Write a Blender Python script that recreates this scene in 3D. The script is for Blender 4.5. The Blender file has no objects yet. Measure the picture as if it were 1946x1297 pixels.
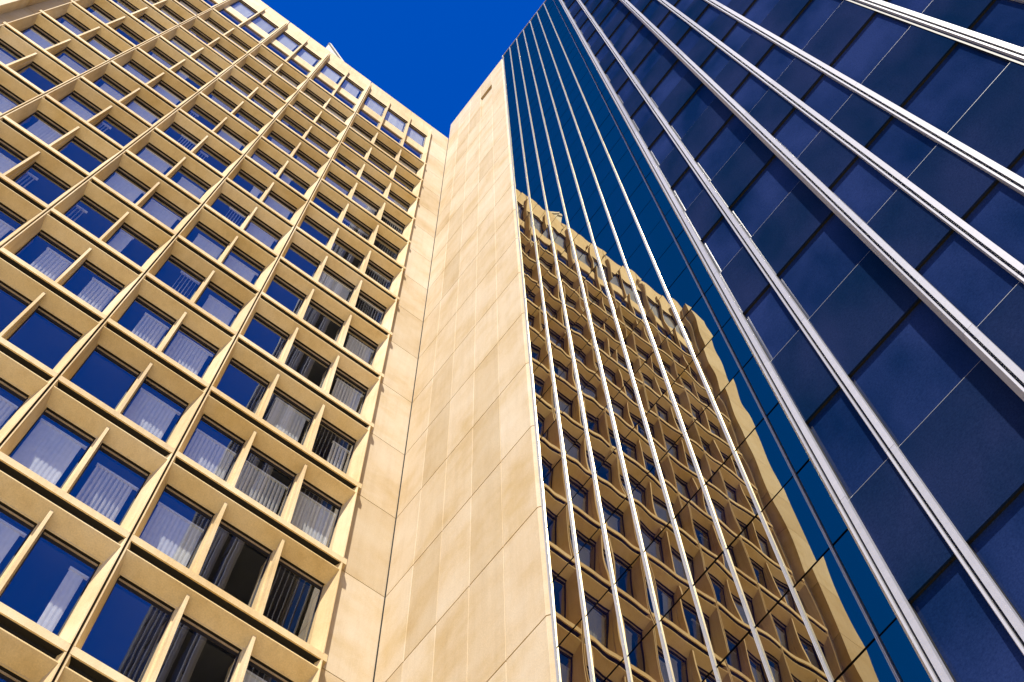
import bpy, math, random
from mathutils import Matrix, Vector
R = math.radians
scene = bpy.context.scene
col = scene.collection

# ------------------------------------------------------------------ camera
CAM = Vector((-6.900, -13.000, 1.6))
FPX = 2604.8                                   # focal length in photo pixels (1946 wide)
ROT = [[0.79836784, -0.60190617, -0.0178255], [0.56439551, 0.75827721, -0.32630259], [0.20992021, 0.25044886, 0.94509728]]
cd = bpy.data.cameras.new('camera')
cam = bpy.data.objects.new('camera', cd)
col.objects.link(cam)
cd.sensor_width = 36.0
cd.lens = FPX / 1946.0 * 36.0
cd.clip_start = 0.1
cd.clip_end = 3000.0
_m = Matrix(ROT)                               # rows: right, down, forward in world axes
cam.matrix_world = Matrix.Translation(CAM) @ Matrix((_m[0], -_m[1], -_m[2])).transposed().to_4x4()
scene.camera = cam

# ------------------------------------------------------------------ light
to_sun = Vector((-1.0, -1.02, 3.3)).normalized()
elev = math.asin(to_sun.z)
w = bpy.data.worlds.new('World')
scene.world = w
w.use_nodes = True
nt = w.node_tree
for n in list(nt.nodes): nt.nodes.remove(n)
sky = nt.nodes.new('ShaderNodeTexSky')
sky.sky_type = 'NISHITA'
sky.sun_disc = False
sky.sun_elevation = elev
sky.sun_rotation = math.atan2(to_sun.x, to_sun.y)
sky.altitude = 1500
sky.air_density = 1.0
sky.dust_density = 0.0
sky.ozone_density = 3.0
hs = nt.nodes.new('ShaderNodeHueSaturation')
hs.inputs['Saturation'].default_value = 1.7
hs.inputs['Hue'].default_value = 0.5225
bg = nt.nodes.new('ShaderNodeBackground')
bg.inputs['Strength'].default_value = 0.090
out = nt.nodes.new('ShaderNodeOutputWorld')
nt.links.new(sky.outputs[0], hs.inputs['Color'])
nt.links.new(hs.outputs[0], bg.inputs[0])
nt.links.new(bg.outputs[0], out.inputs[0])

sd = bpy.data.lights.new('sun', 'SUN')
sd.energy = 5.0
sd.angle = R(0.53)
sd.color = (1.0, 0.93, 0.80)
so = bpy.data.objects.new('sun', sd)
so.rotation_euler = to_sun.to_track_quat('Z', 'Y').to_euler()
so.location = (-20, -30, 90)
col.objects.link(so)

vs = scene.view_settings
vs.view_transform = 'Standard'
vs.look = 'None'
vs.exposure = 1.02
vs.gamma = 1.0
cy_ = scene.cycles
cy_.use_denoising = True
cy_.max_bounces = 10
cy_.diffuse_bounces = 2
cy_.glossy_bounces = 5
cy_.transparent_max_bounces = 12
cy_.caustics_reflective = False
cy_.caustics_refractive = False
cy_.blur_glossy = 0.3
cy_.sample_clamp_indirect = 20.0

# ------------------------------------------------------------------ materials
def newmat(name):
    m = bpy.data.materials.new(name); m.use_nodes = True
    t = m.node_tree
    for n in list(t.nodes): t.nodes.remove(n)
    o = t.nodes.new('ShaderNodeOutputMaterial')
    return m, t, o
def N(t, kind, **kw):
    n = t.nodes.new(kind)
    for k, v in kw.items():
        if k in n.inputs: n.inputs[k].default_value = v
        else: setattr(n, k, v)
    return n
def ramp(t, pts):
    r = t.nodes.new('ShaderNodeValToRGB')
    e = r.color_ramp.elements
    while len(e) < len(pts): e.new(0.5)
    for i, (p, c) in enumerate(pts):
        e[i].position = p; e[i].color = (*c, 1)
    return r
def mixc(t, mode, fac, a, b):
    m = t.nodes.new('ShaderNodeMix'); m.data_type = 'RGBA'; m.blend_type = mode
    for s, v in ((0, fac), (6, a), (7, b)):
        if hasattr(v, 'is_output'): t.links.new(v, m.inputs[s])
        elif s == 0: m.inputs[0].default_value = v
        else: m.inputs[s].default_value = (*v, 1)
    return m.outputs[2]

def stone(name, base, dark, light, panelvar=0.0, blotch=1.0, streak=0.3, bump=0.02):
    m, t, o = newmat(name)
    tc = N(t, 'ShaderNodeNewGeometry')
    big = N(t, 'ShaderNodeTexNoise', Scale=0.55, Detail=6.0, Roughness=0.6)
    t.links.new(tc.outputs['Position'], big.inputs['Vector'])
    r1 = ramp(t, [(0.30, dark), (0.50, base), (0.72, light)])
    t.links.new(big.outputs[0], r1.inputs[0])
    c = mixc(t, 'MIX', blotch, base, r1.outputs[0])
    mp = N(t, 'ShaderNodeMapping'); mp.inputs['Scale'].default_value = (5.0, 5.0, 0.35)
    t.links.new(tc.outputs['Position'], mp.inputs['Vector'])
    st = N(t, 'ShaderNodeTexNoise', Scale=1.0, Detail=5.0, Roughness=0.65)
    t.links.new(mp.outputs[0], st.inputs['Vector'])
    r2 = ramp(t, [(0.30, (0.72, 0.66, 0.58)), (0.55, (1, 1, 1))])
    t.links.new(st.outputs[0], r2.inputs[0])
    c = mixc(t, 'MULTIPLY', streak, c, r2.outputs[0])
    gr = N(t, 'ShaderNodeTexNoise', Scale=38.0, Detail=4.0, Roughness=0.7)
    t.links.new(tc.outputs['Position'], gr.inputs['Vector'])
    r3 = ramp(t, [(0.25, (0.80, 0.80, 0.80)), (0.75, (1.12, 1.12, 1.12))])
    t.links.new(gr.outputs[0], r3.inputs[0])
    c = mixc(t, 'MULTIPLY', 0.8, c, r3.outputs[0])
    if panelvar == 0:
        oi = N(t, 'ShaderNodeObjectInfo')
        r5 = ramp(t, [(0.0, (0.86, 0.83, 0.78)), (0.5, (1.0, 1.0, 0.98)), (1.0, (1.06, 1.08, 1.16))])
        t.links.new(oi.outputs['Random'], r5.inputs[0])
        c = mixc(t, 'MULTIPLY', 1.0, c, r5.outputs[0])
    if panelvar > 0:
        r4 = ramp(t, [(0.0, (0.84, 0.78, 0.66)), (0.3, (0.96, 0.92, 0.85)), (0.7, (1.02, 1.0, 0.98)), (1.0, (1.10, 1.14, 1.22))])  # random panel tone, its spread widened to stand in for bounced sun patches
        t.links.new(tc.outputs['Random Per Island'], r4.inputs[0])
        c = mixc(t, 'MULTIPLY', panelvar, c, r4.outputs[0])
    b = N(t, 'ShaderNodeBsdfPrincipled'); b.inputs['Roughness'].default_value = 0.85
    b.inputs['Specular IOR Level'].default_value = 0.25
    t.links.new(c, b.inputs['Base Color'])
    bp = N(t, 'ShaderNodeBump'); bp.inputs['Strength'].default_value = 0.25; bp.inputs['Distance'].default_value = bump
    t.links.new(gr.outputs[0], bp.inputs['Height'])
    t.links.new(bp.outputs[0], b.inputs['Normal'])
    t.links.new(b.outputs[0], o.inputs[0])
    return m

def plain(name, c, rough=0.6, metal=0.0, noise=0.1, scale=3.0, spec=0.4, island=False):
    m, t, o = newmat(name)
    g = N(t, 'ShaderNodeNewGeometry')
    n = N(t, 'ShaderNodeTexNoise', Scale=scale, Detail=4.0)
    t.links.new(g.outputs['Position'], n.inputs['Vector'])
    r = ramp(t, [(0.3, tuple(x * (1 - noise) for x in c)), (0.7, tuple(min(1, x * (1 + noise)) for x in c))])
    t.links.new(n.outputs[0], r.inputs[0])
    cc = r.outputs[0]
    if island:
        ri = ramp(t, [(0.0, (0.82, 0.82, 0.83)), (1.0, (1.05, 1.05, 1.05))])
        t.links.new(g.outputs['Random Per Island'], ri.inputs[0])
        cc = mixc(t, 'MULTIPLY', 1.0, cc, ri.outputs[0])
    b = N(t, 'ShaderNodeBsdfPrincipled', Roughness=rough, Metallic=metal)
    b.inputs['Specular IOR Level'].default_value = spec
    t.links.new(cc, b.inputs['Base Color'])
    t.links.new(b.outputs[0], o.inputs[0])
    return m

M = {}
M['precast'] = stone('ochre_precast_concrete', (0.76, 0.57, 0.30), (0.66, 0.46, 0.20), (0.82, 0.66, 0.40), 0.0, 1.0, 0.55)
M['soffit'] = stone('bounce_tinted_precast', (0.84, 0.63, 0.30), (0.72, 0.50, 0.19), (0.88, 0.70, 0.40), 0.0, 1.0, 0.3)  # precast colour lightened to paint bounced light onto the head beam soffits
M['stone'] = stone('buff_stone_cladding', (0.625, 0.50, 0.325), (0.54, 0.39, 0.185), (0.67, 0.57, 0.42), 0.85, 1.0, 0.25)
M['joint'] = plain('dark_joint_and_shade', (0.012, 0.010, 0.008), 0.9, 0, 0.1)
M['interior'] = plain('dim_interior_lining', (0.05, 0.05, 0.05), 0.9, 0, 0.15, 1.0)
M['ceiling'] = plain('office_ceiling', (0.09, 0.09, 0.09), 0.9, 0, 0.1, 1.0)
M['frame'] = plain('bronze_window_frame', (0.52, 0.42, 0.34), 0.5, 0.1, 0.15)
M['gasket'] = plain('black_gasket_and_reflection', (0.012, 0.010, 0.010), 0.6, 0, 0.1)
M['blind'] = plain('pale_blind_fabric', (0.92, 0.92, 0.90), 0.8, 0, 0.06, 8.0)
M['alu'] = plain('brushed_white_aluminium', (0.52, 0.52, 0.55), 0.38, 0.1, 0.05, 14.0, 0.6, True)
M['trim'] = plain('dull_metal_trim', (0.20, 0.20, 0.21), 0.5, 0.2, 0.1)
M['black'] = plain('black_gasket_and_shade', (0.006, 0.006, 0.007), 0.6, 0, 0.1)
M['grey'] = plain('pale_grey_render', (0.55, 0.53, 0.47), 0.8, 0, 0.12, 2.0)
M['roofing'] = plain('grey_roof_felt', (0.16, 0.155, 0.15), 0.9, 0, 0.2, 0.6)

def reflectance(t, r0, r1):
    # Schlick-like curve that does not care which way the face points
    lw = N(t, 'ShaderNodeLayerWeight'); lw.inputs['Blend'].default_value = 0.5
    pw = N(t, 'ShaderNodeMath', operation='POWER'); pw.inputs[1].default_value = 4.0
    t.links.new(lw.outputs['Facing'], pw.inputs[0])
    ma = N(t, 'ShaderNodeMath', operation='MULTIPLY_ADD')
    ma.inputs[1].default_value = r1; ma.inputs[2].default_value = r0
    t.links.new(pw.outputs[0], ma.inputs[0])
    return ma
def window_glass():
    m, t, o = newmat('reflective_window_glass')
    ma = reflectance(t, 0.25, 0.35)
    g = N(t, 'ShaderNodeNewGeometry')
    nz = N(t, 'ShaderNodeTexNoise', Scale=1.1, Detail=1.0)
    t.links.new(g.outputs['Position'], nz.inputs['Vector'])
    bp = N(t, 'ShaderNodeBump'); bp.inputs['Strength'].default_value = 1.0; bp.inputs['Distance'].default_value = 0.0008
    t.links.new(nz.outputs[0], bp.inputs['Height'])
    gl = N(t, 'ShaderNodeBsdfGlossy', Roughness=0.0); gl.inputs['Color'].default_value = (0.92, 0.96, 1.0, 1)
    t.links.new(bp.outputs[0], gl.inputs['Normal'])
    tr = N(t, 'ShaderNodeBsdfTransparent'); tr.inputs['Color'].default_value = (0.93, 0.96, 0.99, 1)
    mx = N(t, 'ShaderNodeMixShader')
    t.links.new(ma.outputs[0], mx.inputs[0]); t.links.new(tr.outputs[0], mx.inputs[1]); t.links.new(gl.outputs[0], mx.inputs[2])
    t.links.new(mx.outputs[0], o.inputs[0])
    return m
M['glass'] = window_glass()

def mirror_glass():
    # reflective curtain wall pane: dark body, strong sharp reflection, a little dust
    m, t, o = newmat('mirror_curtain_wall_glass')
    g = N(t, 'ShaderNodeNewGeometry')
    ma = reflectance(t, 0.41, 0.20)
    n = N(t, 'ShaderNodeTexNoise', Scale=1.3, Detail=5.0)
    t.links.new(g.outputs['Position'], n.inputs['Vector'])
    r = ramp(t, [(0.35, (0.0003, 0.0005, 0.008)), (0.7, (0.001, 0.002, 0.024))])
    t.links.new(n.outputs[0], r.inputs[0])
    d = N(t, 'ShaderNodeBsdfDiffuse')
    t.links.new(r.outputs[0], d.inputs['Color'])
    gl = N(t, 'ShaderNodeBsdfGlossy', Roughness=0.0); gl.inputs['Color'].default_value = (1.0, 0.86, 0.54, 1)
    mx = N(t, 'ShaderNodeMixShader')
    t.links.new(ma.outputs[0], mx.inputs[0]); t.links.new(d.outputs[0], mx.inputs[1]); t.links.new(gl.outputs[0], mx.inputs[2])
    t.links.new(mx.outputs[0], o.inputs[0])
    return m
M['mirror'] = mirror_glass()

def dusty_glass(name, c0, c1, rough, rfl, coat=0.35):
    m, t, o = newmat(name)
    g = N(t, 'ShaderNodeNewGeometry')
    mp = N(t, 'ShaderNodeMapping'); mp.inputs['Scale'].default_value = (1.0, 1.0, 0.45)
    t.links.new(g.outputs['Position'], mp.inputs['Vector'])
    n = N(t, 'ShaderNodeTexNoise', Scale=0.9, Detail=3.0, Roughness=0.5)
    t.links.new(mp.outputs[0], n.inputs['Vector'])
    r = ramp(t, [(0.34, c0), (0.68, c1)])
    t.links.new(n.outputs[0], r.inputs[0])
    f = N(t, 'ShaderNodeTexNoise', Scale=45.0, Detail=3.0, Roughness=0.8)
    t.links.new(g.outputs['Position'], f.inputs['Vector'])
    r3 = ramp(t, [(0.25, (0.55, 0.58, 0.66)), (0.75, (1.4, 1.38, 1.3))])
    t.links.new(f.outputs[0], r3.inputs[0])
    c = mixc(t, 'MULTIPLY', 0.9, r.outputs[0], r3.outputs[0])
    ri = ramp(t, [(0.0, (0.85, 0.85, 0.9)), (1.0, (1.2, 1.15, 1.1))])
    t.links.new(g.outputs['Random Per Island'], ri.inputs[0])
    c = mixc(t, 'MULTIPLY', 0.9, c, ri.outputs[0])
    b = N(t, 'ShaderNodeBsdfPrincipled', Roughness=rough)
    b.inputs['Specular IOR Level'].default_value = rfl
    b.inputs['Coat Weight'].default_value = coat
    b.inputs['Coat Roughness'].default_value = 0.02
    b.inputs['Coat IOR'].default_value = 1.5
    t.links.new(c, b.inputs['Base Color'])
    t.links.new(b.outputs[0], o.inputs[0])
    return m
M['spandrel'] = dusty_glass('dusty_blue_spandrel_glass', (0.003, 0.014, 0.046), (0.014, 0.024, 0.075), 0.5, 0.0, 0.10)
M['vision'] = dusty_glass('dusty_blue_vision_glass', (0.003, 0.014, 0.055), (0.018, 0.034, 0.120), 0.5, 0.0, 0.14)

# ------------------------------------------------------------------ mesh helpers
class MB:
    def __init__(s): s.v = []; s.f = []; s.m = []; s.sm = []
    def poly(s, pts, mi=0, smooth=False):
        b = len(s.v); s.v += [tuple(p) for p in pts]; s.f.append(tuple(range(b, b + len(pts)))); s.m.append(mi); s.sm.append(smooth)
    def box(s, x0, x1, y0, y1, z0, z1, mi=0, fn=None):
        P = [(x, y, z) for z in (z0, z1) for y in (y0, y1) for x in (x0, x1)]
        if fn: P = [fn(*p) for p in P]
        b = len(s.v); s.v += [tuple(p) for p in P]
        for q in ((0, 2, 3, 1), (4, 5, 7, 6), (0, 1, 5, 4), (2, 6, 7, 3), (0, 4, 6, 2), (1, 3, 7, 5)):
            s.f.append(tuple(b + i for i in q)); s.m.append(mi); s.sm.append(False)
    def prism(s, prof, axis, a0, a1, mi=0, fn=None):
        # prof: list of 2D points; axis 'x': (y,z) extruded in x ; 'z': (x,y) extruded in z
        def P(p, a): return (a, p[0], p[1]) if axis == 'x' else (p[0], p[1], a)
        b = len(s.v); n = len(prof)
        pts = [P(p, a0) for p in prof] + [P(p, a1) for p in prof]
        if fn: pts = [fn(*p) for p in pts]
        s.v += [tuple(p) for p in pts]
        for i in range(n):
            j = (i + 1) % n
            s.f.append((b + i, b + j, b + n + j, b + n + i)); s.m.append(mi); s.sm.append(False)
        s.f.append(tuple(b + i for i in reversed(range(n)))); s.m.append(mi); s.sm.append(False)
        s.f.append(tuple(b + n + i for i in range(n))); s.m.append(mi); s.sm.append(False)
    def mesh(s, name, mats):
        me = bpy.data.meshes.new(name)
        me.from_pydata(s.v, [], s.f)
        for k in mats: me.materials.append(M[k])
        me.polygons.foreach_set('material_index', s.m)
        me.polygons.foreach_set('use_smooth', s.sm)
        me.update()
        import bmesh
        bm = bmesh.new(); bm.from_mesh(me)
        if not any(s.sm): bmesh.ops.recalc_face_normals(bm, faces=bm.faces)
        bm.to_mesh(me); bm.free()
        return me
def link(name, me, parent=None, loc=(0, 0, 0)):
    o = bpy.data.objects.new(name, me); col.objects.link(o)
    o.location = loc
    if parent: o.parent = parent
    return o
def thing(name, label, cat, loc):
    o = bpy.data.objects.new(name, None); col.objects.link(o)
    o.location = loc; o['label'] = label; o['category'] = cat
    o.empty_display_size = 2.0
    return o
def project(P):
    d = Vector(P) - CAM
    x, y, z = (_m[i].dot(d) for i in range(3))
    return 973 + FPX * x / z, 648.5 + FPX * y / z, z
def shown_area(corners):
    pts = [project(c) for c in corners]
    xs = [min(1946, max(0, p[0])) for p in pts]; ys = [min(1297, max(0, p[1])) for p in pts]
    a = 0
    for i in range(len(pts)):
        j = (i + 1) % len(pts); a += xs[i] * ys[j] - xs[j] * ys[i]
    return abs(a) / 2

# ================================================================== BEIGE BUILDING
H = 3.6; Z0 = 66.064; NR = 18                 # storey height, joint above the top regular storey, regular storeys
JX = [-15.936, -13.276, -10.616, -7.956, -5.296]
XE = -1.262                                   # right end of the window grid
W2 = 2.66; W3 = XE - JX[4]
YF = -0.60                                    # front plane of the precast units
YW = -0.42                                    # plane of the plain stone strips
XC, YC = -0.117, -0.424                       # inner corner with the tower
GD = 0.352                                     # glass depth behind the front plane
bld = thing('office_building', 'tall beige office building with deep gridded precast window bays and pale top storey', 'building', (-9.0, 5.0, 0))
BO = Vector(bld.location)
def A(*p): return (p[0] - BO.x, p[1] - BO.y, p[2] - BO.z)

def unit(W, nw, top=False, tip=0):
    """one precast bay: ledge, head beam, two splayed piers, mullion blades; origin at lower left of the front plane"""
    b = MB(); g = 0.021
    ht = H if not top else 10.70
    # ledge
    b.prism([(0, -0.065), (0, 0.145), (0.02, 0.16), (0.35, 0.20), (0.35, -0.04), (0.02, -0.065)], 'x', g, W - g)
    b.box(g, W - g, 0.03, 0.30, -0.078, -0.067, 1)  # black strip painting the shade under the ledge
    b.box(g + 0.17, W - g - 0.17, 0.264, 0.322, (2.850 if not top else 2.797), (2.8545 if not top else 2.7995), 1)  # black strip for the shade between head lip and glass
    if tip > 0: b.box(W - g - 0.001, W + 0.062, 0.0, 0.176, -0.064, 0.16)
    if tip < 0: b.box(-0.045, g + 0.001, 0.0, 0.176, -0.064, 0.16)
    # piers
    pt = 3.52 if not top else 9.03
    for s in (0, 1):
        f = (lambda x: x) if s == 0 else (lambda x: W - x)
        pr = [(f(g), 0.0), (f(0.045), 0.0), (f(0.055), 0.012), (f(0.185), 0.32), (f(0.185), 0.66), (f(g), 0.66)]
        b.prism(pr, 'z', 0.12, pt)
    if not top:
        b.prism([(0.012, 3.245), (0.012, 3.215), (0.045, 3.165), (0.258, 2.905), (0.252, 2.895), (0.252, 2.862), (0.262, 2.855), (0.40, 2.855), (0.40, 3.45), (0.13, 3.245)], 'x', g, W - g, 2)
        b.box(g, W - g, 0.14, 0.40, 3.452, 3.53, 1)  # joint slot lined in black to paint its deep shade
        b.box(g, W - g, 0.20, 0.33, 3.285, 3.45, 1)
        tops = 3.10
    else:
        b.prism([(0.205, 2.83), (0.205, 4.17), (0.22, 4.2), (0.40, 4.2), (0.40, 2.80), (0.22, 2.80)], 'x', 0.1, W - 0.1)
        for i in range(nw):
            b.box(W * i / nw + (g if i == 0 else 0.006), W * (i + 1) / nw - (g if i == nw - 1 else 0.006), 0.18, 0.40, 7.38, ht)
        b.box(0.19, W - 0.19, 0.184, 0.236, 7.374, 7.379, 1)  # shade under the top storey head, painted as a black strip
        tops = 8.9
    for i in range(1, nw):
        c = W * i / nw
        b.prism([(c - 0.029, 0.055), (c + 0.029, 0.055), (c + 0.032, 0.065), (c + 0.038, 0.25), (c + 0.070, 0.25), (c + 0.075, 0.66), (c - 0.075, 0.66), (c - 0.070, 0.25), (c - 0.038, 0.25), (c - 0.032, 0.065)], 'z', 0.12, tops)
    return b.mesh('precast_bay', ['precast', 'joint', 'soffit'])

LEAN = math.tan(R(5.0))                      # the storey-high panes lean out at the top
def win_mesh(w, tall=False):
    dy = -0.085 if tall else 0.0
    """one window: slim frame and pane; origin at its lower left, on the front plane"""
    b = MB()
    for (z0, z1) in ([(0.15, 2.852)] if not tall else [(0.15, 2.80), (4.20, 7.375)]):
        b.box(-0.005, 0.022, 0.325, 0.38, z0, z1, 2); b.box(w - 0.022, w + 0.005, 0.325, 0.38, z0, z1, 2)
        b.box(0.022, w - 0.022, 0.325, 0.38, z0, z0 + 0.04, 2)
        b.box(0.022, w - 0.022, 0.318, 0.346, z1 - 0.022, z1 + 0.001, 0); b.box(0.022, w - 0.022, 0.347, 0.38, z1 - (0.10 if not tall else 0.05), z1, 2)  # pale head bar; black bar stands in for the dark reflection at the pane top
        b.poly([(0.022, GD, z0 + 0.04), (w - 0.022, GD, z0 + 0.04), (w - 0.022, GD, z1 - 0.02), (0.022, GD, z1 - 0.02)], 1)
    b.v = [(x, y + dy, z) if tall else (x, y + (2.852 - z) * LEAN, z) for x, y, z in b.v]
    return b.mesh('window', ['frame', 'glass', 'gasket'])

rnd = random.Random(7)
def blind_mesh(w, seed, tall=False):
    r = random.Random(seed); b = MB()
    for (z0, z1) in ([(0.15, 2.60)] if not tall else [(4.25, 7.25)]):
        style = r.random()
        x0, x1 = 0.06, w - 0.06
        if tall: style = 0.9
        if style < 0.2: x0 = w * r.uniform(0.35, 0.7)
        elif style < 0.35: x1 = w * r.uniform(0.3, 0.65)
        elif style < 0.5: x0 = w * r.uniform(0.05, 0.25)
        ang = r.choice([5, 6, 8, 8, 10, 14, 24, 80, 86])
        if tall: ang = r.choice([8, 10, 14, 22])
        zt = z1 - r.choice([0.0, 0.0, 0.1, 0.25])
        b.box(x0 - 0.02, x1 + 0.02, GD + 0.035, GD + 0.085, zt, zt + 0.05)
        x = x0 + 0.045
        while x < x1 - 0.03:
            a = R(ang + r.uniform(-4, 4)); hx, hy = 0.049 * math.cos(a), 0.049 * math.sin(a)
            zb = z0 + 0.06 + r.uniform(-0.01, 0.01)
            yc = GD + 0.066
            # a slightly cupped slat
            p = [(x - hx, yc - hy), (x + 0.006 * math.sin(a), yc - 0.006 * math.cos(a)), (x + hx, yc + hy)]
            q = [(px + 0.0015 * math.sin(a), py + 0.0015 * math.cos(a)) for px, py in reversed(p)]
            b.prism(p + q, 'z', zb, zt)
            x += 0.088
    b.v = [(x, y - 0.085, z) if tall else (x, y + (2.852 - z) * LEAN, z) for x, y, z in b.v]
    return b.mesh('blind', ['blind'])

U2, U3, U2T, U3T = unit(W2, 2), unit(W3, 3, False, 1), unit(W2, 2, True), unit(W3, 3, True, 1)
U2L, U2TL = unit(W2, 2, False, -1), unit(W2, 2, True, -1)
def spans(W, nw):
    r = []
    for i in range(nw):
        a = W * i / nw + (0.185 if i == 0 else 0.075); c = W * (i + 1) / nw - (0.185 if i == nw - 1 else 0.075)
        r.append((a, c))
    return r
wm = {}; bmh = {}
def wmesh(w, tall):
    k = (round(w, 3), tall)
    if k not in wm: wm[k] = win_mesh(w, tall)
    return wm[k]
def bmesh_(w, tall):
    k = (round(w, 3), tall, rnd.randrange(14))
    if k not in bmh: bmh[k] = blind_mesh(w, hash((int(w * 1000), tall, k[2])) % 99991, tall)
    return bmh[k]

cells = []
for r in range(-1, NR):
    zb = Z0 if r < 0 else Z0 - (r + 1) * H
    for c in range(5):
        W, nw = (W2, 2) if c < 4 else (W3, 3)
        cells.append((r, c, JX[c], zb, W, nw, r < 0))
wins = []
for (r, c, x, zb, W, nw, top) in cells:
    for (a, e) in spans(W, nw):
        zt = zb + (7.3 if top else 2.7)
        q = [(x + a, -0.2, zb + 0.2), (x + e, -0.2, zb + 0.2), (x + e, -0.2, zt), (x + a, -0.2, zt)]
        # what the mirror wall shows of the bay does not count: only the direct view does
        wins.append((shown_area(q), r, c, a, e))
wins.sort(reverse=True)
keep = {(q[1], q[2], q[3]) for q in wins[:100]}
restw = MB(); restb = MB()
def append(dst, me, off):
    b = len(dst.v)
    dst.v += [(v.co.x + off[0], v.co.y + off[1], v.co.z + off[2]) for v in me.vertices]
    for p in me.polygons:
        dst.f.append(tuple(b + i for i in p.vertices)); dst.m.append(p.material_index); dst.sm.append(False)
for (r, c, x, zb, W, nw, top) in cells:
    me = {(2, False): U2, (3, False): U3, (2, True): U2T, (3, True): U3T}[(nw, top)]
    if c == 0: me = U2TL if top else U2L
    jit = random.Random(r * 7 + c)
    bay = link('window_bay', me, bld, A(x + jit.uniform(-0.003, 0.003), YF + jit.uniform(-0.005, 0.005), zb + jit.uniform(-0.003, 0.003)))
    for (a, e) in spans(W, nw):
        wmh = wmesh(e - a, top); has = rnd.random() < (1.0 if top else 0.86 if c < 4 else (0.7 if a > 2.5 else 0.4))
        bl = bmesh_(e - a, top) if has else None
        if (r, c, a) in keep:
            link('window', wmh, bay, (a, 0, 0))
            if bl: link('blind', bl, bay, (a, 0, 0))
        else:
            o = A(x + a, YF, zb)
            append(restw, wmh, o)
            if bl: append(restb, bl, o)
o = link('window', restw.mesh('window_rest', ['frame', 'glass', 'gasket']), bld); o['kind'] = 'stuff'
o = link('blind', restb.mesh('blind_rest', ['blind']), bld); o['kind'] = 'stuff'

# core: floors with their ceilings, partitions, back wall
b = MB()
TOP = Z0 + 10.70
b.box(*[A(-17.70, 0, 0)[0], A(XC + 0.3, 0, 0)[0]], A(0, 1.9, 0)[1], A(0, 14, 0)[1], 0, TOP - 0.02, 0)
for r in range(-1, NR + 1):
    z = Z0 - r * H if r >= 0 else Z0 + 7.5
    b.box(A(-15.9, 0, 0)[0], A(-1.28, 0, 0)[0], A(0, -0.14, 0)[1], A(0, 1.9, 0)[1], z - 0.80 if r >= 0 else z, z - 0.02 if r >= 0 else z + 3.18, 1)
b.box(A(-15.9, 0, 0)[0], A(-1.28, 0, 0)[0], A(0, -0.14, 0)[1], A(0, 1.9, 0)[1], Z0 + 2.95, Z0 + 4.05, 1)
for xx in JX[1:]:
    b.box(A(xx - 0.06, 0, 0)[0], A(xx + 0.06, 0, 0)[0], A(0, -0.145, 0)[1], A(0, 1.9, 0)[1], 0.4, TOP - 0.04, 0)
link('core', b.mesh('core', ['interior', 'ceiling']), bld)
# joint backing just behind the precast units
b = MB()
for xx in JX[1:]:
    b.box(A(xx - 0.10, 0, 0)[0], A(xx + 0.10, 0, 0)[0], A(0, -0.162, 0)[1], A(0, -0.15, 0)[1], 0.4, TOP - 0.05, 0)
link('joint_filler', b.mesh('joint_filler', ['joint']), bld)

# plain stone strips either side of the grid, end pier, roof edge
b = MB()
def slab(x0, x1, y0, y1, z0, z1, mi=0): b.box(*[A(x0, 0, 0)[0], A(x1, 0, 0)[0], A(0, y0, 0)[1], A(0, y1, 0)[1], z0, z1, mi])
zs = [0.25] + [Z0 - k * H for k in range(NR, -1, -1)] + [Z0 + 3.6, Z0 + 7.2, TOP]
for i in range(len(zs) - 1):
    g = 0.014
    slab(XE - 0.012, XC - 0.016, YW, YW + 0.20, zs[i] + g, zs[i + 1] - (g if i < len(zs) - 2 else 0))
    slab(-16.39, -15.925, YW, YW + 0.20, zs[i] + g, zs[i + 1] - (g if i < len(zs) - 2 else 0))
    slab(-17.70, -16.39, -0.86, 1.8, zs[i] + g, zs[i + 1] - (g if i < len(zs) - 2 else 0))
slab(-17.70, XC, 13.9, 14.1, 0, TOP)
slab(-17.72, -17.60, 1.82, 13.9, 0, TOP)
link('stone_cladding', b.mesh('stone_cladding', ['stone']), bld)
b = MB()
slab(XE - 0.01, XC + 0.02, YW + 0.205, 1.95, 0, TOP - 0.03)
slab(-17.65, -15.915, YW + 0.205, 1.95, 0, TOP - 0.03)
slab(XC + 0.021, XC + 0.16, -0.40, 1.90, 0, TOP - 0.03)
slab(XC - 0.014, XC + 0.019, -0.40, -0.22, 0, TOP - 0.03)
link('joint_backing', b.mesh('joint_backing', ['joint']), bld)
b = MB()
slab(-17.6, XC + 0.25, -0.2, 13.9, TOP - 0.35, TOP - 0.12)
link('roof', b.mesh('roof', ['roofing']), bld)
b = MB()
slab(-15.92, XE - 0.02, -0.16, 2.0, Z0 + 10.4, TOP - 0.04)
link('parapet', b.mesh('parapet', ['grey']), bld)
# plinth under the lowest bays
b = MB()
slab(-15.93, XE, -0.50, 1.9, 0.0, Z0 - NR * H - 0.13)
link('plinth', b.mesh('plinth', ['stone']), bld)
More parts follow.
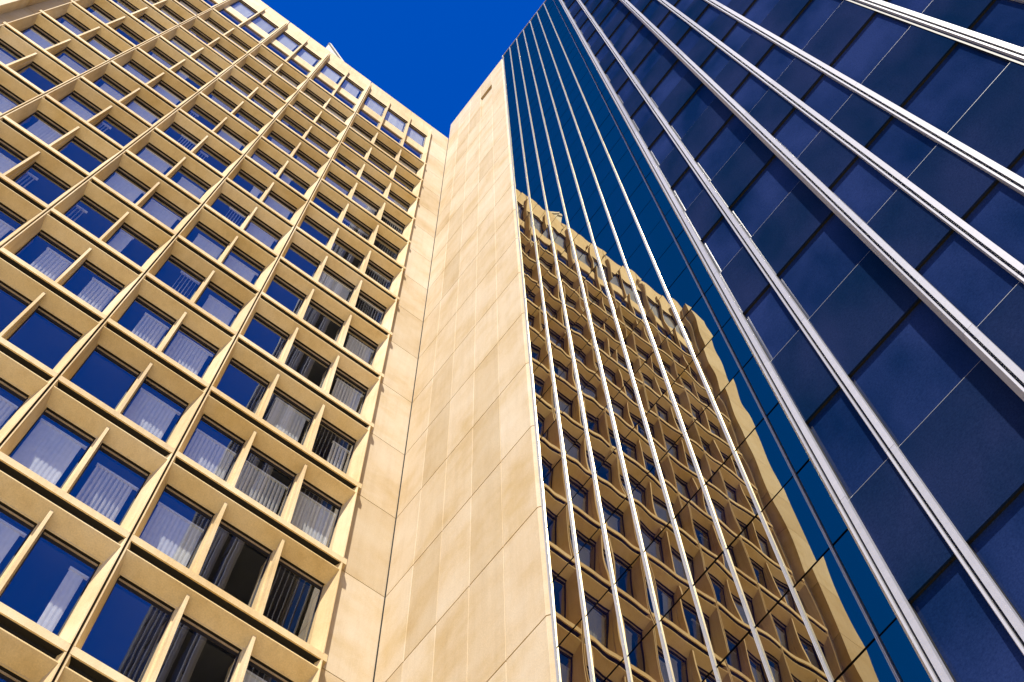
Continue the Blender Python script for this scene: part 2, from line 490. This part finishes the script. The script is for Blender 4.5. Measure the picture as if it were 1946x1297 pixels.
# wedge roofed stair head above the parapet
b = MB()
wx = lambda X: A(X, 0, 0)[0]
wy = A(0, -0.10, 0)[1]
b.prism([(wx(-8.37), 76.5), (wx(-6.25), 76.5), (wx(-8.37), 80.70)], 'z', 0, 1)   # placeholder profile in x,z
b.v = [(p[0], wy + (0.05 if p[2] == 0 else 1.6), p[1]) for p in b.v]
c = len(b.v)
n = Vector((wx(-6.25) - wx(-8.37), 0, 76.5 - 80.70)).normalized(); up = Vector((-n.z, 0, n.x)) * 0.16
P0 = Vector((wx(-8.42), 0, 80.80)); P1 = Vector((wx(-6.22), 0, 76.42))
pts = [P0, P1, P1 + up, P0 + up]
b2 = MB(); b2.v = [(p.x, wy - 0.03, p.z) for p in pts] + [(p.x, wy + 1.7, p.z) for p in pts]
b2.f = [(0, 1, 2, 3), (4, 7, 6, 5), (0, 4, 5, 1), (1, 5, 6, 2), (2, 6, 7, 3), (3, 7, 4, 0)]; b2.m = [0] * 6; b2.sm = [False] * 6
sh = link('stair_head', b.mesh('stair_head', ['grey']), bld)
link('roof_slab', b2.mesh('roof_slab', ['grey']), sh)

# ================================================================== GLASS TOWER
TH = 0.021
E1 = Vector((math.cos(TH), math.sin(TH), 0)); E2 = Vector((-math.sin(TH), math.cos(TH), 0))
tower = thing('glass_tower', 'dark blue glass tower with white vertical mullions and a buff stone flank', 'tower', (XC, YC, 0))
def L(u, off, z):                              # facade coordinates: along the wall from the corner, out towards the street, up
    p = -E2 * u - E1 * off
    return (p.x, p.y, z)
def Lb(b, u0, u1, o0, o1, z0, z1, mi=0): b.box(u0, u1, o0, o1, z0, z1, mi, fn=lambda u, o, z: L(u, o, z))
TT = 81.0; ZC = 18.066; HF = 1.8
OFF1, OFF2, OFFC = 1.225, 1.464, 0.06
UB = 4.80
# stone flank
b = MB(); us = [0.0] + [0.962 * i for i in range(1, 5)] + [UB]
zj = [0.1] + [26.45 + 3.6 * k for k in range(-7, 16)] + [TT]
zj = sorted(z for z in set(zj) if 0 <= z <= TT)
for i in range(len(us) - 1):
    for j in range(len(zj) - 1):
        gu = 0.004; u0 = us[i] + (0.018 if i == 0 else gu); u1 = us[i + 1] - (0 if i == len(us) - 2 else gu)
        z0, z1 = zj[j] + 0.022, zj[j + 1] - 0.022
        if i == 3 and z0 < 76.4 and z1 > 70.0:  # the niche in this column
            if z1 > 76.4: Lb(b, u0, u1, -0.12, 0.0, 76.45, z1)
            if z0 < 70.0 < z1: Lb(b, u0, u1, -0.12, 0.0, z0, 70.0)
            continue
        # panel with a fine pale arris along the vertical joint
        b.prism([(u0, -0.12), (u0, -0.008), (u0 + 0.008, 0.0), (u1 - 0.008, 0.0), (u1, -0.008), (u1, -0.12)], 'z', z0, z1, 0, fn=lambda u, o, z: L(u, o, z))
for j in range(len(zj) - 1):                   # splayed end return beside the first mullion
    b.prism([(UB, -0.001), (UB + 0.075, -0.05), (UB + 0.075, -0.12), (UB, -0.12)], 'z', zj[j] + 0.017, zj[j + 1] - 0.017, 0, fn=lambda u, o, z: L(u, o, z))
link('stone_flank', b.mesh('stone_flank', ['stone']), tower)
b = MB()
Lb(b, 2.887, 3.879, -0.42, -0.112, 69.9, 76.6)
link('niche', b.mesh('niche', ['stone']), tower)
# core behind everything
b = MB()
Lb(b, 0.0, 2.886, -0.30, -0.13, 0, TT - 0.03); Lb(b, 3.88, 4.97, -0.30, -0.13, 0, TT - 0.03)
Lb(b, 2.886, 3.88, -0.30, -0.13, 0, 70.0); Lb(b, 2.886, 3.88, -0.30, -0.13, 76.45, TT - 0.03)
Lb(b, 0.0, 16.0, -18.0, -0.43, 0, TT - 0.05)
Lb(b, 4.97, 10.10, -0.42, OFFC - 0.045, 0, TT - 0.03)
Lb(b, 10.12, 12.00, -0.42, OFF1 - 0.14, 0, TT - 0.03)
Lb(b, 12.02, 22.0, -0.42, OFF2 - 0.14, 0, TT - 0.03)
link('core', b.mesh('tower_core', ['black']), tower)

UM = [4.993 + 0.6220 * i for i in range(9)]    # thin mullions
UF = [10.175, 10.815, 12.04, 12.685, 13.305, 14.46, 15.10, 16.35, 17.6, 18.85, 20.1]   # broad fins (centre lines)
zr = [ZC + HF * k for k in range(-10, 35)]
zr = [z for z in zr if z > 0.3] + [TT - 0.02]
panes = []                                     # (area, maker)
def wob(i, j, n=6, m=9):
    r = random.Random(i * 977 + j * 31 + 5)
    a1, a2, a3, a4 = r.uniform(0.5, 1.2), r.uniform(-1, 1), r.uniform(-1, 1), r.uniform(-1, 1)
    def f(s, t):                               # millimetre-scale bow of a sealed pane, zero on its edges
        e = 16 * s * (1 - s) * t * (1 - t)
        return 0.0008 * e * (a1 + 0.5 * a2 * math.sin(2 * math.pi * t + a3 * 3) + 0.5 * a4 * math.sin(math.pi * (2 * s - 1)))
    tilt = (r.gauss(0, 0.0018), r.gauss(0, 0.0020))
    return f, tilt
YAW = -0.0215
def mirror_pane(i, j):
    u0, u1 = UM[i] + 0.013 if i >= 0 else 0, (UM[i + 1] - 0.013 if i < 8 else 10.10)
    z0, z1 = zr[j] + 0.021, zr[j + 1] - 0.021
    f, tl = wob(i, j); b = MB(); n, m = 10, 16
    uc, zc = (u0 + u1) / 2, (z0 + z1) / 2
    idx = []
    for a in range(n + 1):
        for c in range(m + 1):
            s, t = a / n, c / m; u = u0 + (u1 - u0) * s; z = z0 + (z1 - z0) * t
            off = OFFC - 0.012 + (u - uc) * (-YAW + tl[0]) + (z - zc) * tl[1] + f(s, t)
            b.v.append(L(u, off, z))
    for a in range(n):
        for c in range(m):
            k = a * (m + 1) + c
            b.f.append((k, k + 1, k + m + 2, k + m + 1)); b.m.append(0); b.sm.append(True)
    return b
def flat_pane(u0, u1, off, z0, z1, mi):
    b = MB(); Lb(b, u0, u1, off - 0.02, off, z0, z1, 0); b.m = [mi] * len(b.m); return b
jobs = []
def wpt(u, o, z): p = L(u, o, z); return (p[0] + XC, p[1] + YC, p[2])
def area(u0, u1, off, z0, z1): return shown_area([wpt(u0, off, z0), wpt(u1, off, z0), wpt(u1, off, z1), wpt(u0, off, z1)])
for i in range(9):
    for j in range(len(zr) - 1):
        u1 = UM[i + 1] if i < 8 else 10.1
        jobs.append((area(UM[i], u1, OFFC, zr[j], zr[j + 1]), 'm', i, j, None))
for k in range(len(UF) - 1):
    off = OFF1 if k < 2 else OFF2
    for j in range(len(zr) - 1):
        u0, u1 = UF[k] + 0.045, UF[k + 1] - 0.045
        T = round((zr[j] - ZC) / HF)           # even: spandrel above the thick joint, odd: vision glass
        jobs.append((area(u0, u1, off, zr[j], zr[j + 1]), 's' if T % 2 == 0 else 'v', u0, j, (u1, off)))
jobs.sort(key=lambda q: -q[0])
groups = {'m': ('glass_pane', 'mirror'), 's': ('spandrel_panel', 'spandrel'), 'v': ('glass_pane', 'vision')}
rest = {'glass_pane': MB(), 'spandrel_panel': MB()}; cnt = {'glass_pane': 0, 'spandrel_panel': 0}
ridx = {'m': 0, 'v': 1, 's': 0}
for (ar, kind, a, j, ex) in jobs:
    nm, mt = groups[kind]
    if kind == 'm': b = mirror_pane(a, j)
    elif kind == 's': b = flat_pane(a, ex[0], ex[1], zr[j] + 0.0, zr[j + 1] - 0.016, 0)
    else: b = flat_pane(a, ex[0], ex[1] - 0.045, zr[j] + 0.012, zr[j + 1] - 0.0, 0)
    if cnt[nm] < 100:
        cnt[nm] += 1
        if kind == 's': b.v = b.v
        link(nm, b.mesh(nm, [mt]), tower)
    else:
        d = rest[nm]; k = len(d.v)
        d.v += b.v; d.f += [tuple(k + q for q in f) for f in b.f]; d.m += [ridx[kind]] * len(b.m); d.sm += b.sm
for nm, mats in (('glass_pane', ['mirror', 'vision']), ('spandrel_panel', ['spandrel'])):
    me = rest[nm].mesh(nm + '_rest', mats)
    o = link(nm, me, tower); o['kind'] = 'stuff'
# soffits and sills of the recessed vision bands
for (ua, ub, off) in ((10.20, 12.00, OFF1), (12.08, 20.0, OFF2)):
    for j in range(len(zr) - 1):
        b = MB(); T = round((zr[j] - ZC) / HF)
        if T % 2 == 0: Lb(b, ua, ub, off - 0.10, off - 0.021, zr[j] + 0.001, zr[j + 1] - 0.02, 0)
        else:
            Lb(b, ua, ub, off - 0.10, off - 0.004, zr[j] - 0.004, zr[j] + 0.003, 1)
            Lb(b, ua, ub, off - 0.10, off - 0.006, zr[j] - 0.015, zr[j] - 0.0041, 0)
        link('transom', b.mesh('transom', ['black', 'trim']), tower)
# thin mullions of the mirror wall
def thin_mullion(u):
    b = MB()
    for (a, c) in ((-0.0135, -0.003), (0.003, 0.0135)):
        b.prism([(u + a, OFFC - 0.03), (u + a, OFFC + 0.013), (u + c, OFFC + 0.013), (u + c, OFFC - 0.03)], 'z', 0.2, TT, 0, fn=lambda x, o, z: L(x, o, z))
    Lb(b, u - 0.003, u + 0.003, OFFC - 0.03, OFFC + 0.002, 0.2, TT - 0.002, 1)
    return b.mesh('mullion', ['alu', 'black'])
for u in UM: link('mullion', thin_mullion(u), tower)
# broad fins: narrow cheek, black groove, broad cap, splayed side on the stepped corners
def fin(i, u):
    b = MB(); off = OFF1 if i < 2 else OFF2
    corner = i in (0, 2)
    F = lambda x, o, z: L(x, o, z)
    fr = off + 0.048
    zz = [0.2] + [ZC + 3.6 * k - 1.8 for k in range(-4, 18) if ZC + 3.6 * k - 1.8 > 0.5] + [TT + 0.12]
    for k in range(len(zz) - 1):
        z0, z1 = zz[k] + 0.003, zz[k + 1] - 0.003
        sp = 0.055 if corner else 0.012
        b.prism([(u - 0.060 - sp, fr - 0.02 - sp * 1.5), (u - 0.060 - sp, off - 0.13), (u - 0.036, off - 0.13), (u - 0.036, fr), (u - 0.056, fr), (u - 0.060, fr - 0.006)], 'z', z0, z1, 0, fn=F)
        b.prism([(u - 0.008, fr), (u - 0.008, off + 0.001), (u + 0.052, off + 0.001), (u + 0.050, fr)], 'z', z0, z1, 0, fn=F)
    Lb(b, u - 0.0075, u + 0.0515, off - 0.13, off + 0.0008, 0.2, TT - 0.1, 1)
    Lb(b, u - 0.036, u - 0.0082, off - 0.13, off - 0.015, 0.2, TT + 0.1, 1)
    if i == 5: Lb(b, u - 0.110, u - 0.0725, off - 0.10, off + 0.014, 0.2, TT, 1)  # black strip painting the unlit left side of this fin
    if corner:
        back = OFFC if i == 0 else OFF1 - 0.1
        Lb(b, u - 0.090, u - 0.03, back - 0.06, off - 0.132, 0.2, TT, 2)
    return b.mesh('fin', ['alu', 'black', 'spandrel'])
for i, u in enumerate(UF): link('fin', fin(i, u), tower)
# roof line cap
b = MB()
Lb(b, 4.90, 10.05, -0.4, OFFC + 0.01, TT, TT + 0.05); Lb(b, 0.0, 4.88, -0.4, 0.003, TT + 0.001, TT + 0.04)
Lb(b, 10.06, 12.0, -0.4, OFF1 - 0.001, TT, TT + 0.05); Lb(b, 12.001, 22.0, -0.4, OFF2 - 0.001, TT, TT + 0.05)
link('coping', b.mesh('coping', ['alu']), tower)
b = MB()
Lb(b, 0.0, 16.0, -18.0, -0.401, TT - 0.04, TT)
link('roof', b.mesh('tower_roof', ['roofing']), tower)

# ================================================================== GROUND
def paving():
    m, t, o = newmat('pale_paving')
    g = N(t, 'ShaderNodeNewGeometry')
    br = N(t, 'ShaderNodeTexBrick', Scale=1.0)
    br.inputs['Color1'].default_value = (0.36, 0.29, 0.18, 1); br.inputs['Color2'].default_value = (0.42, 0.34, 0.22, 1)
    br.inputs['Mortar'].default_value = (0.20, 0.17, 0.12, 1)
    br.inputs['Mortar Size'].default_value = 0.012
    t.links.new(g.outputs['Position'], br.inputs['Vector'])
    n = N(t, 'ShaderNodeTexNoise', Scale=0.4, Detail=6.0)
    t.links.new(g.outputs['Position'], n.inputs['Vector'])
    r = ramp(t, [(0.3, (0.8, 0.8, 0.8)), (0.7, (1.1, 1.1, 1.1))]); t.links.new(n.outputs[0], r.inputs[0])
    c = mixc(t, 'MULTIPLY', 1.0, br.outputs['Color'], r.outputs[0])
    b_ = N(t, 'ShaderNodeBsdfPrincipled', Roughness=0.85); t.links.new(c, b_.inputs['Base Color'])
    t.links.new(b_.outputs[0], o.inputs[0])
    return m
M['paving'] = paving()
b = MB(); b.poly([(-900, -900, 0), (900, -900, 0), (900, 900, 0), (-900, 900, 0)])
gnd = link('ground', b.mesh('ground', ['paving']))
gnd['kind'] = 'structure'; gnd['label'] = 'pale paved forecourt at the foot of both buildings'
